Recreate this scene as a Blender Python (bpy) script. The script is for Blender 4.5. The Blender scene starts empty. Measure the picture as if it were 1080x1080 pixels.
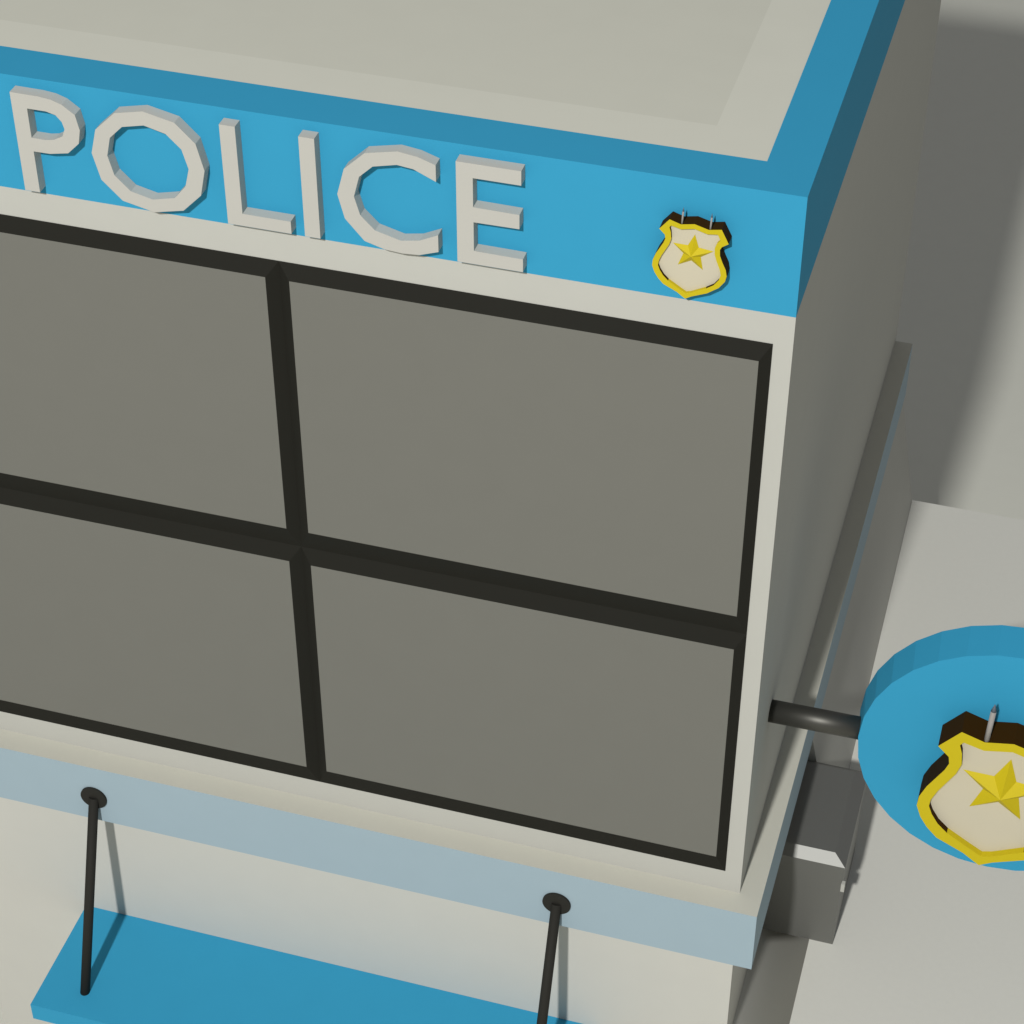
import bpy, bmesh, math
from mathutils import Vector, Matrix

scene = bpy.context.scene
COL = scene.collection
PI = math.pi

# ------------------------------------------------------------------ materials
def material(name, color, rough=0.6, metallic=0.0, spec=0.3, var=0.02, scale=6.0, bump=0.0):
    """Principled paint with a very faint procedural tone variation."""
    m = bpy.data.materials.new(name)
    m.use_nodes = True
    nt = m.node_tree
    b = nt.nodes['Principled BSDF']
    b.inputs['Roughness'].default_value = rough
    b.inputs['Metallic'].default_value = metallic
    b.inputs['Specular IOR Level'].default_value = spec
    tc = nt.nodes.new('ShaderNodeTexCoord')
    nz = nt.nodes.new('ShaderNodeTexNoise')
    nz.inputs['Scale'].default_value = scale
    nz.inputs['Detail'].default_value = 4.0
    nt.links.new(tc.outputs['Object'], nz.inputs['Vector'])
    mx = nt.nodes.new('ShaderNodeMix')
    mx.data_type = 'RGBA'
    c = list(color) + [1.0]
    mx.inputs['A'].default_value = [min(1, v * (1 - var)) for v in color] + [1]
    mx.inputs['B'].default_value = [min(1, v * (1 + var)) for v in color] + [1]
    nt.links.new(nz.outputs['Fac'], mx.inputs['Factor'])
    nt.links.new(mx.outputs['Result'], b.inputs['Base Color'])
    if bump:
        bp = nt.nodes.new('ShaderNodeBump')
        bp.inputs['Strength'].default_value = bump
        bp.inputs['Distance'].default_value = 0.01
        nt.links.new(nz.outputs['Fac'], bp.inputs['Height'])
        nt.links.new(bp.outputs['Normal'], b.inputs['Normal'])
    return m

M = dict(
    white=material('white_paint', (0.490, 0.486, 0.442), 0.8, spec=0.1),
    lower=material('lower_wall_paint', (0.560, 0.550, 0.500), 0.8, spec=0.1),
    letter=material('letter_white_paint', (0.490, 0.478, 0.435), 0.8, spec=0.1),
    roof=material('roof_coating', (0.605, 0.603, 0.520), 0.85, spec=0.1),
    roof_mid_shade=material('roof_centre_shade', (0.565, 0.563, 0.482), 0.85, spec=0.1),  # roof coating darkened: faint shade of the roof centre put into the colour
    ledge=material('ledge_cream_paint', (0.545, 0.537, 0.462), 0.8, spec=0.1),
    blue=material('blue_paint', (0.037, 0.308, 0.510), 0.7, spec=0.1),
    sky_blue=material('pale_blue_paint', (0.340, 0.436, 0.488), 0.8, spec=0.1),
    frame=material('black_frame_paint', (0.0185, 0.018, 0.0145), 0.6, spec=0.05),
    pane=material('grey_glass', (0.167, 0.1645, 0.144), 0.5, spec=0.2),
    yellow=material('yellow_enamel', (0.555, 0.445, 0.010), 0.6, spec=0.15),
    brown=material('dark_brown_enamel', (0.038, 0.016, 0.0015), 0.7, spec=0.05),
    cream=material('cream_enamel', (0.555, 0.507, 0.385), 0.7, spec=0.1),
    pin=material('pin_steel', (0.32, 0.30, 0.28), 0.5, spec=0.2),
    tip=material('pin_tip_steel', (0.12, 0.14, 0.17), 0.5, spec=0.2),
    pole=material('black_pole_metal', (0.09, 0.088, 0.078), 0.48, metallic=0.8, spec=0.5),
    cable=material('black_cable', (0.026, 0.025, 0.021), 0.7, spec=0.1),
    box=material('grey_unit_metal', (0.178, 0.178, 0.164), 0.47, metallic=0.45, spec=0.5),
    slab=material('pale_concrete', (0.655, 0.65, 0.59), 0.9, spec=0.05, bump=0.03, scale=30),
    ground=material('ground_screed', (0.68, 0.68, 0.60), 0.9, spec=0.05),
)

# ------------------------------------------------------------------ mesh helpers
def obj(name, bm, mats, parent=None, smooth=False, recalc=True):
    if recalc:
        bmesh.ops.recalc_face_normals(bm, faces=bm.faces[:])
    me = bpy.data.meshes.new(name)
    bm.to_mesh(me); bm.free()
    for m in (mats if isinstance(mats, (list, tuple)) else [mats]):
        me.materials.append(m)
    if smooth:
        for p in me.polygons: p.use_smooth = True
    o = bpy.data.objects.new(name, me)
    COL.objects.link(o)
    if parent is not None:
        o.parent = parent
        o.matrix_parent_inverse = Matrix.Translation(-Vector(parent.location))
    return o

def thing(name, label, cat, loc=(0, 0, 0), group=None):
    o = bpy.data.objects.new(name, None)
    o.empty_display_size = 0.2
    COL.objects.link(o)
    o.location = loc
    o['label'] = label; o['category'] = cat
    if group: o['group'] = group
    return o

def add_box(bm, x0, x1, y0, y1, z0, z1, mat=0, bevel=0.0):
    r = bmesh.ops.create_cube(bm, size=1.0)
    for v in r['verts']:
        v.co = Vector(((x0 + x1) / 2 + v.co.x * (x1 - x0),
                       (y0 + y1) / 2 + v.co.y * (y1 - y0),
                       (z0 + z1) / 2 + v.co.z * (z1 - z0)))
    fs = {f for v in r['verts'] for f in v.link_faces}
    for f in fs: f.material_index = mat
    if bevel:
        es = list({e for f in fs for e in f.edges})
        bmesh.ops.bevel(bm, geom=es, offset=bevel, segments=1, affect='EDGES')
    return fs

def box(name, dims, mats, parent=None, bevel=0.0):
    bm = bmesh.new(); add_box(bm, *dims, bevel=bevel)
    return obj(name, bm, mats, parent)

def add_prism(bm, pts, y0, y1, holes=(), front_mat=0, side_mat=0):
    """outline in the x,z plane (with holes), front at y0, back at y1 (y0 < y1)"""
    loops = [pts] + list(holes)
    edges = []
    fr = []
    for lp in loops:
        vs = [bm.verts.new((x, y0, z)) for x, z in lp]
        fr.append(vs)
        for i in range(len(vs)):
            edges.append(bm.edges.new((vs[i], vs[(i + 1) % len(vs)])))
    res = bmesh.ops.triangle_fill(bm, use_beauty=True, use_dissolve=False, edges=edges)
    caps = [g for g in res['geom'] if isinstance(g, bmesh.types.BMFace)]
    for f in caps:
        f.material_index = front_mat
    bk = []
    vmap = {}
    for vs in fr:
        b = [bm.verts.new((v.co.x, y1, v.co.z)) for v in vs]
        for v, w in zip(vs, b): vmap[v] = w
        bk.append(b)
    for f in caps:
        g = bm.faces.new([vmap[v] for v in reversed(f.verts)])
        g.material_index = side_mat
    for vs, b in zip(fr, bk):
        n = len(vs)
        for i in range(n):
            f = bm.faces.new((vs[i], vs[(i + 1) % n], b[(i + 1) % n], b[i]))
            f.material_index = side_mat

def add_tube(bm, p, q, r0, r1=None, n=24, cap=True):
    r1 = r0 if r1 is None else r1
    p, q = Vector(p), Vector(q)
    d = (q - p).normalized()
    a = d.orthogonal().normalized(); b = d.cross(a)
    A, B = [], []
    for i in range(n):
        t = 2 * PI * i / n
        o = a * math.cos(t) + b * math.sin(t)
        A.append(bm.verts.new(p + o * r0)); B.append(bm.verts.new(q + o * r1))
    fs = []
    for i in range(n):
        f = bm.faces.new((A[i], A[(i + 1) % n], B[(i + 1) % n], B[i])); f.smooth = True
        fs.append(f)
    if cap:
        bm.faces.new(list(reversed(A))); bm.faces.new(B)
    return fs

# ------------------------------------------------------------------ setting
GZ = -3.0
bm = bmesh.new()
vs = [bm.verts.new(c) for c in ((-80, -80, GZ), (80, -80, GZ), (80, 120, GZ), (-80, 120, GZ))]
bm.faces.new(vs)
g = obj('ground', bm, M['ground']); g['kind'] = 'structure'

# ------------------------------------------------------------------ police station
XL, YB, H, ZF = -4.385, 4.84, 4.0, 3.446
st = thing('police_station', 'two-storey white police station with bright blue parapet and large black-framed window',
           'building', (XL / 2, YB / 2, GZ))
box('lower_wall', (XL, 0, 0, YB, GZ, -0.40), M['lower'], st)
bm = bmesh.new()
fs = add_box(bm, XL - 0.111, 0.111, -0.125, YB - 0.02, -0.40, 0.0, mat=1)
for f in fs:
    f.normal_update()
    if f.normal.z > 0.5: f.material_index = 0
    if f.normal.z < -0.5: f.material_index = 0
lb = obj('ledge_band', bm, [M['ledge'], M['sky_blue']], st)
lb['label'] = 'pale blue ledge band between the storeys with cream top'
box('upper_wall', (XL, 0, 0, YB, 0.0, ZF), M['white'], st)
# added gap filler, sloped to shade evenly: low before the vent unit, high behind
bm = bmesh.new()
edge_x = lambda y: 0.294 - 0.043 * (y - 0.12) / 4.725 - 0.001
def gap_fill(y0, y1, prof):
    a, b = [[bm.verts.new((x if x is not None else edge_x(y), y, z)) for x, z in prof] for y in (y0, y1)]
    n = len(prof)
    for i in range(n):
        bm.faces.new((a[i], a[(i + 1) % n], b[(i + 1) % n], b[i]))
    bm.faces.new(a); bm.faces.new(b)
gap_fill(0.05, 1.604, [(0.001, -1.302), (0.283, -1.95), (0.283, GZ), (0.001, GZ)])
gap_fill(1.606, YB - 0.003, [(0.001, -0.401), (0.085, -0.401), (None, -1.299), (None, -1.43), (0.283, -1.45), (0.283, GZ), (0.001, GZ)])
obj('sloped_gap_fill', bm, M['white'], st)
# parapet: blue ring, roof let in a few millimetres lower
bm = bmesh.new()
o4 = [(XL, 0), (0, 0), (0, YB), (XL, YB)]
W = 0.199
i4 = [(XL + W, 0.212), (-W, 0.212), (-W, YB - 0.212), (XL + W, YB - 0.212)]
def ring(z, p): return [bm.verts.new((x, y, z)) for x, y in p]
ob, ot, it, ib = ring(ZF, o4), ring(H, o4), ring(H, i4), ring(H - 0.03, i4)
for i in range(4):
    j = (i + 1) % 4
    bm.faces.new((ob[i], ob[j], ot[j], ot[i]))
    bm.faces.new((ot[i], ot[j], it[j], it[i]))
    bm.faces.new((it[i], it[j], ib[j], ib[i]))
pp = obj('parapet', bm, M['blue'], st)
pp['label'] = 'bright blue parapet band round the flat roof'
bm = bmesh.new()
zr, zc = H - 0.004, H - 0.004
a4 = [(XL + W, 0.212), (-W, 0.212), (-W, YB - 0.212), (XL + W, YB - 0.212)]
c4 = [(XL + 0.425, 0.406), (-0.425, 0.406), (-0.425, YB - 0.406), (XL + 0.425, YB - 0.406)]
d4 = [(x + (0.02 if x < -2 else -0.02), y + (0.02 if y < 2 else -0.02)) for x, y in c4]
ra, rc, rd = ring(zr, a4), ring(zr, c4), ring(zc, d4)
for i in range(4):
    j = (i + 1) % 4
    bm.faces.new((ra[i], ra[j], rc[j], rc[i]))
    bm.faces.new((rc[i], rc[j], rd[j], rd[i]))
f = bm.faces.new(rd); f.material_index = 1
for f in bm.faces: f.normal_update()
rf = obj('roof', bm, [M['roof'], M['roof_mid_shade']], st)

# the window: four panes standing 2 cm proud, their bevelled borders meeting in valleys
zt, zb, zm = 3.302, 0.140, 1.722
xr, xm = -0.081, -2.182
xl = 2 * xm - xr
P = 0.035
bm = bmesh.new()
cells = []
for (x0, x1, gl, gr) in ((xm, xr, 0.054, 0.046), (xl, xm, 0.046, 0.053)):
    for (z0, z1, gb, gt) in ((zm, zt, 0.122, 0.070), (zb, zm, 0.125, 0.077)):
        out = [(x0, z0), (x1, z0), (x1, z1), (x0, z1)]
        inn = [(x0 + gl, z0 + gb), (x1 - gr, z0 + gb), (x1 - gr, z1 - gt), (x0 + gl, z1 - gt)]
        cells.append(inn)
        A = [bm.verts.new((x, -0.003, z)) for x, z in out]
        B = [bm.verts.new((x, -P, z)) for x, z in inn]
        for i in range(4):
            j = (i + 1) % 4
            bm.faces.new((A[i], A[j], B[j], B[i]))
bmesh.ops.remove_doubles(bm, verts=bm.verts[:], dist=1e-5)
rim_edges = [e for e in bm.edges if e.is_boundary and all(abs(v.co.y + 0.003) < 1e-5 for v in e.verts)]
ex = bmesh.ops.extrude_edge_only(bm, edges=rim_edges)
for v in [v for v in ex['geom'] if isinstance(v, bmesh.types.BMVert)]:
    v.co.y = 0.02
fr = obj('window', bm, M['frame'], st)
fr['label'] = 'large black four-pane window frame across the upper storey'
for inn in cells:
    bm = bmesh.new()
    add_prism(bm, inn, -P + 0.0005, 0.01)
    p = obj('pane', bm, M['pane'])
    p.parent = fr

# ------------------------------------------------------------------ lettering
D = 0.055
sg = thing('sign_lettering', 'raised white block letters POLICE on the blue parapet band', 'sign', (-2.19, 0, 3.486))
zB, zT = 3.486, 3.954
def ellipse(cx, cz, rx, rz, n=12, off=0.0):
    return [(cx + rx * math.cos(off + 2 * PI * i / n), cz + rz * math.sin(off + 2 * PI * i / n)) for i in range(n)]
P_out = [(-3.289, zT), (-3.164, 3.953), (-3.108, 3.947), (-3.060, 3.931), (-3.007, 3.892), (-2.994, 3.822),
         (-3.007, 3.758), (-3.062, 3.703), (-3.146, 3.686), (-3.221, 3.685), (-3.221, zB), (-3.289, zB)]
P_in = [(-3.221, 3.888), (-3.137, 3.888), (-3.095, 3.877), (-3.071, 3.849), (-3.063, 3.816), (-3.077, 3.781),
        (-3.120, 3.757), (-3.157, 3.750), (-3.221, 3.750)]
O_out = [(-2.829, 3.930), (-2.702, 3.959), (-2.566, 3.929), (-2.482, 3.845), (-2.454, 3.723), (-2.481, 3.601),
         (-2.567, 3.513), (-2.702, 3.481), (-2.840, 3.513), (-2.926, 3.600), (-2.954, 3.723), (-2.923, 3.838)]
O_in = [(-2.801, 3.871), (-2.703, 3.894), (-2.610, 3.870), (-2.547, 3.808), (-2.524, 3.719), (-2.546, 3.634),
        (-2.601, 3.568), (-2.702, 3.543), (-2.797, 3.566), (-2.863, 3.632), (-2.884, 3.722), (-2.862, 3.810)]
L_out = [(-2.371, zT), (-2.303, zT), (-2.303, 3.545), (-2.092, 3.545), (-2.092, zB), (-2.371, zB)]
I_out = [(-2.033, zT + .001), (-1.966, zT + .001), (-1.966, zB), (-2.033, zB)]
C_out = [(-1.461, 3.921), (-1.535, 3.946), (-1.618, 3.957), (-1.756, 3.926), (-1.847, 3.838), (-1.881, 3.715),
         (-1.854, 3.604), (-1.774, 3.511), (-1.690, 3.486), (-1.612, 3.480), (-1.540, 3.486), (-1.458, 3.516),
         (-1.458, 3.596), (-1.538, 3.556), (-1.617, 3.541), (-1.726, 3.570), (-1.787, 3.632), (-1.810, 3.716),
         (-1.784, 3.812), (-1.724, 3.870), (-1.623, 3.895), (-1.554, 3.887), (-1.461, 3.845)]
E_out = [(-1.378, zT), (-1.111, zT), (-1.111, 3.889), (-1.309, 3.889), (-1.309, 3.755), (-1.118, 3.753),
         (-1.118, 3.687), (-1.308, 3.685), (-1.308, 3.549), (-1.103, 3.547), (-1.103, zB), (-1.378, zB)]
for ch, out, holes in (('P', P_out, [P_in]), ('O', O_out, [O_in]), ('L', L_out, []), ('I', I_out, []),
                       ('C', C_out, []), ('E', E_out, [])):
    bm = bmesh.new()
    add_prism(bm, out, -D, -0.0005, holes)
    o = obj('letter', bm, M['letter'], sg)
    o['label'] = 'raised white letter ' + ch

# ------------------------------------------------------------------ badges
B_OUT = [(-0.344, 0.866), (-0.233, 1.006), (-0.104, 0.964), (0.048, 0.994), (0.208, 0.949), (0.350, 0.977),
         (0.438, 0.806), (0.366, 0.756), (0.345, 0.715), (0.350, 0.640), (0.380, 0.560), (0.425, 0.465),
         (0.440, 0.385), (0.425, 0.310), (0.360, 0.215), (0.232, 0.119), (0.060, 0.044), (-0.010, 0.0),
         (-0.040, 0.020), (-0.109, 0.072), (-0.268, 0.150), (-0.330, 0.218), (-0.375, 0.290), (-0.405, 0.375),
         (-0.400, 0.450), (-0.368, 0.540), (-0.288, 0.695), (-0.270, 0.750), (-0.278, 0.800)]
B_IN = [(-0.230, 0.905), (-0.214, 0.930), (-0.101, 0.900), (0.050, 0.932), (0.195, 0.889), (0.310, 0.906),
        (0.345, 0.835), (0.308, 0.790), (0.286, 0.725), (0.290, 0.640), (0.318, 0.555), (0.358, 0.455),
        (0.372, 0.385), (0.355, 0.320), (0.300, 0.240), (0.215, 0.180), (0.045, 0.090), (-0.006, 0.075),
        (-0.030, 0.088), (-0.090, 0.125), (-0.215, 0.205), (-0.275, 0.265), (-0.315, 0.330), (-0.338, 0.390),
        (-0.334, 0.440), (-0.305, 0.520), (-0.225, 0.680), (-0.203, 0.760), (-0.212, 0.845)]

def badge(parent, root_loc, x0, z0, S, yb, d, pr=0.0155, ph=0.235):
    """shield badge: rim with recessed face, star and two pins; back plane y=yb, front y=yb-d"""
    yf = yb - d
    T = lambda pts: [(x0 + x * S, z0 + z * S) for x, z in pts]
    out, inn = T(B_OUT), T(B_IN)
    n = len(out)
    yr = yf + 0.24 * d
    bm = bmesh.new()
    fo = [bm.verts.new((x, yf, z)) for x, z in out]
    bo = [bm.verts.new((x, yb - 0.0005, z)) for x, z in out]
    fi = [bm.verts.new((x, yf, z)) for x, z in inn]
    bi = [bm.verts.new((x, yr + 0.004, z)) for x, z in inn]
    for i in range(n):
        j = (i + 1) % n
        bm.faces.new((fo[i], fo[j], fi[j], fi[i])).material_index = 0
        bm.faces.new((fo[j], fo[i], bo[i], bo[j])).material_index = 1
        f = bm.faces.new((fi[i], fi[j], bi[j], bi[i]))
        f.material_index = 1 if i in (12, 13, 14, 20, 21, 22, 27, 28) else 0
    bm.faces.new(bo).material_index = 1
    def put(o, ):
        o.parent = parent
        o.matrix_parent_inverse = Matrix.Translation(-Vector(root_loc))
        return o
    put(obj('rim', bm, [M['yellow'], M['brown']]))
    bm = bmesh.new()
    add_prism(bm, inn, yr, yb - 0.002)
    put(obj('shield_face', bm, M['cream']))
    # faceted five-pointed star
    cx, cz, R, h = x0 + 0.034 * S, z0 + 0.597 * S, 0.243 * S, 0.085 * S
    bm = bmesh.new()
    a0 = math.radians(86)
    ring_ = []
    for k in range(10):
        r = R if k % 2 == 0 else R * 0.43
        t = a0 + k * PI / 5
        ring_.append(bm.verts.new((cx + r * math.cos(t), yr - 0.0004, cz + r * math.sin(t))))
    top = bm.verts.new((cx, yr - h, cz))
    for k in range(10):
        bm.faces.new((ring_[k], ring_[(k + 1) % 10], top))
    bm.faces.new(list(reversed(ring_)))
    put(obj('star', bm, M['yellow']))
    for px, pz in ((-0.097, 0.955), (0.221, 0.935)):
        bm = bmesh.new()
        x, y, z = x0 + px * S, yf + 0.10 * d, z0 + pz * S
        r = pr * S
        add_tube(bm, (x, y, z), (x + 0.008 * S, y, z + ph * S), r, n=12)
        base = set(bm.faces)
        add_tube(bm, (x + 0.008 * S, y, z + ph * S), (x + 0.009 * S, y, z + (ph + 0.05) * S), r * 1.02, r * 0.1, n=12)
        for f in bm.faces:
            if f not in base: f.material_index = 1
        put(obj('pin', bm, [M['pin'], M['tip']]))

wb_loc = (-0.425, 0, 3.491)
wbadge = thing('wall_badge', 'small yellow-rimmed police shield badge with star on the blue parapet', 'badge', wb_loc)
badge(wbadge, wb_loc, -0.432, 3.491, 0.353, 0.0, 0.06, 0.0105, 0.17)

# round sign on its pole
hs_loc = (0.0, 0.449, 0.832)
hs = thing('round_sign', 'round blue sign with large shield badge on a black pole from the side wall', 'sign', hs_loc)
bm = bmesh.new()
add_tube(bm, (-0.02, 0.449, 0.832), (0.50, 0.455, 0.832), 0.056, n=48)
obj('pole', bm, M['pole'], hs)
bm = bmesh.new()
n = 32
cx, cz = 1.137, 0.836
yf, yb = 0.39, 0.575
F = [bm.verts.new((cx + 0.701 * math.cos(2 * PI * i / n), yf, cz + 0.701 * math.sin(2 * PI * i / n))) for i in range(n)]
Bk = [bm.verts.new((cx + 0.722 * math.cos(2 * PI * i / n), yb, cz + 0.722 * math.sin(2 * PI * i / n))) for i in range(n)]
bm.faces.new(F); bm.faces.new(list(reversed(Bk)))
for i in range(n):
    bm.faces.new((F[i], F[(i + 1) % n], Bk[(i + 1) % n], Bk[i]))
dk = obj('disc', bm, M['blue'], hs)
be = bpy.data.objects.new('badge', None); COL.objects.link(be)
be.parent = hs; be.matrix_parent_inverse = Matrix.Translation(-Vector(hs_loc)); be.location = (1.107, 0.39, 0.29)
# sub-parts of the badge hang from the badge empty
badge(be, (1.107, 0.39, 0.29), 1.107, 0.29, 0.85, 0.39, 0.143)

# ------------------------------------------------------------------ canopy
cn_loc = (-2.17, 0, -1.40)
cn = thing('canopy', 'flat blue entrance canopy on the lower wall hung from two black cables', 'canopy', cn_loc)
ZC = -1.321
box('canopy_panel', (-3.668, -0.68, -0.72, -0.0005, ZC - 0.12, ZC), M['blue'], cn)
for x, z in ((-3.420, -0.222), (-0.895, -0.228)):
    bm = bmesh.new()
    s = (z - ZC + 0.01) / 2.575
    add_tube(bm, (x, -0.130, z), (x, -0.130 - s, ZC - 0.01), 0.0265, n=20)
    cb = obj('cable', bm, M['cable'], cn)
    bm = bmesh.new()
    add_tube(bm, (x, -0.1255, z), (x, -0.137, z), 0.073, 0.073, n=32)
    for f in bm.faces: f.smooth = False
    an = obj('anchor', bm, M['cable'])
    an.parent = cb

# ------------------------------------------------------------------ annex block and its unit
ZS = -1.3
ax_loc = (2.8, 2.2, GZ)
ax = thing('annex_block', 'low flat-roofed pale annex block standing right of the station', 'building', ax_loc)
AX0, AX1, AY0, AY1 = 0.272, 5.2, 0.12, 4.845
box('wall', (AX0 + 0.024, AX1 - 0.01, AY0 + 0.01, AY1 - 0.01, GZ, ZS - 0.14), M['slab'], ax)
bm = bmesh.new()
add_box(bm, AX0, AX1, AY0, AY1, ZS - 0.14, ZS)
for v in bm.verts:            # the roof edge leans very slightly, as in the photo
    if v.co.x < 1: v.co.x = 0.294 if v.co.y < 1 else 0.251
obj('roof_slab', bm, M['slab'], ax)

un_loc = (0.22, 1.23, ZS)
un = thing('vent_unit', 'grey metal ventilation box with overhanging lid beside the side wall of the station', 'vent unit', un_loc)
x0, x1, y0, y1 = 0.02, 0.417, 0.893, 1.60
box('body', (x0, x1, y0, y1, ZS, -0.745), M['box'], un)
bm = bmesh.new()
e = 0.011
lo = [(x0 - e, y0 - e), (x1 + e, y0 - e), (x1 + e, y1 + e), (x0 - e, y1 + e)]
tp = [(x0 + 0.056, y0 + 0.040), (x1 - 0.056, y0 + 0.040), (x1 - 0.056, y1 - 0.05), (x0 + 0.056, y1 - 0.05)]
A, B2, T2 = ring(-0.745, lo), ring(-0.652, lo), ring(-0.602, tp)
for i in range(4):
    j = (i + 1) % 4
    bm.faces.new((A[i], A[j], B2[j], B2[i]))
    bm.faces.new((B2[i], B2[j], T2[j], T2[i]))
bm.faces.new(T2); bm.faces.new(list(reversed(A)))
ld = obj('lid', bm, M['box'], un)
bm = bmesh.new()
add_box(bm, x1 - 0.004, x1 + 0.02, y0 + 0.004, y0 + 0.03, -0.86, -0.80)
obj('latch', bm, M['white'], un)

# ------------------------------------------------------------------ light
w = bpy.data.worlds.new('World'); scene.world = w
w.use_nodes = True
bg = w.node_tree.nodes['Background']
bg.inputs['Color'].default_value = (0.97, 0.98, 1.02, 1)
bg.inputs['Strength'].default_value = 0.21
ld_ = bpy.data.lights.new('key_lamp', 'POINT')
ld_.energy = 44500
ld_.shadow_soft_size = 0.6
ld_.color = (1.0, 0.995, 0.98)
lo_ = bpy.data.objects.new('key_lamp', ld_); COL.objects.link(lo_)
lo_.location = (-1.6, -26.2, 25.0)

# ------------------------------------------------------------------ camera
cam = bpy.data.cameras.new('camera')
cam.sensor_width = 36.0
cam.lens = 36.0 * 2397.0266 / 1080.0
cam.clip_end = 500
co = bpy.data.objects.new('camera', cam); COL.objects.link(co)
R = ((0.9592459893, 0.2825719427, -0.0004786911), (0.1816197254, -0.6178398673, -0.7650412889),
     (-0.2164749577, 0.7337758483, -0.6439810534))
rx, dn, fw = Vector(R[0]), Vector(R[1]), Vector(R[2])
co.matrix_world = Matrix(((rx.x, -dn.x, -fw.x, 1.0029245), (rx.y, -dn.y, -fw.y, -7.3501305),
                          (rx.z, -dn.z, -fw.z, 8.6204082), (0, 0, 0, 1)))
scene.camera = co

vs_ = scene.view_settings
scene.display_settings.display_device = 'sRGB'
vs_.view_transform = 'Standard'; vs_.look = 'None'; vs_.exposure = 0; vs_.gamma = 1; vs_.use_curve_mapping = False
scene.cycles.max_bounces = 10
scene.render.resolution_x = scene.render.resolution_y = 1024
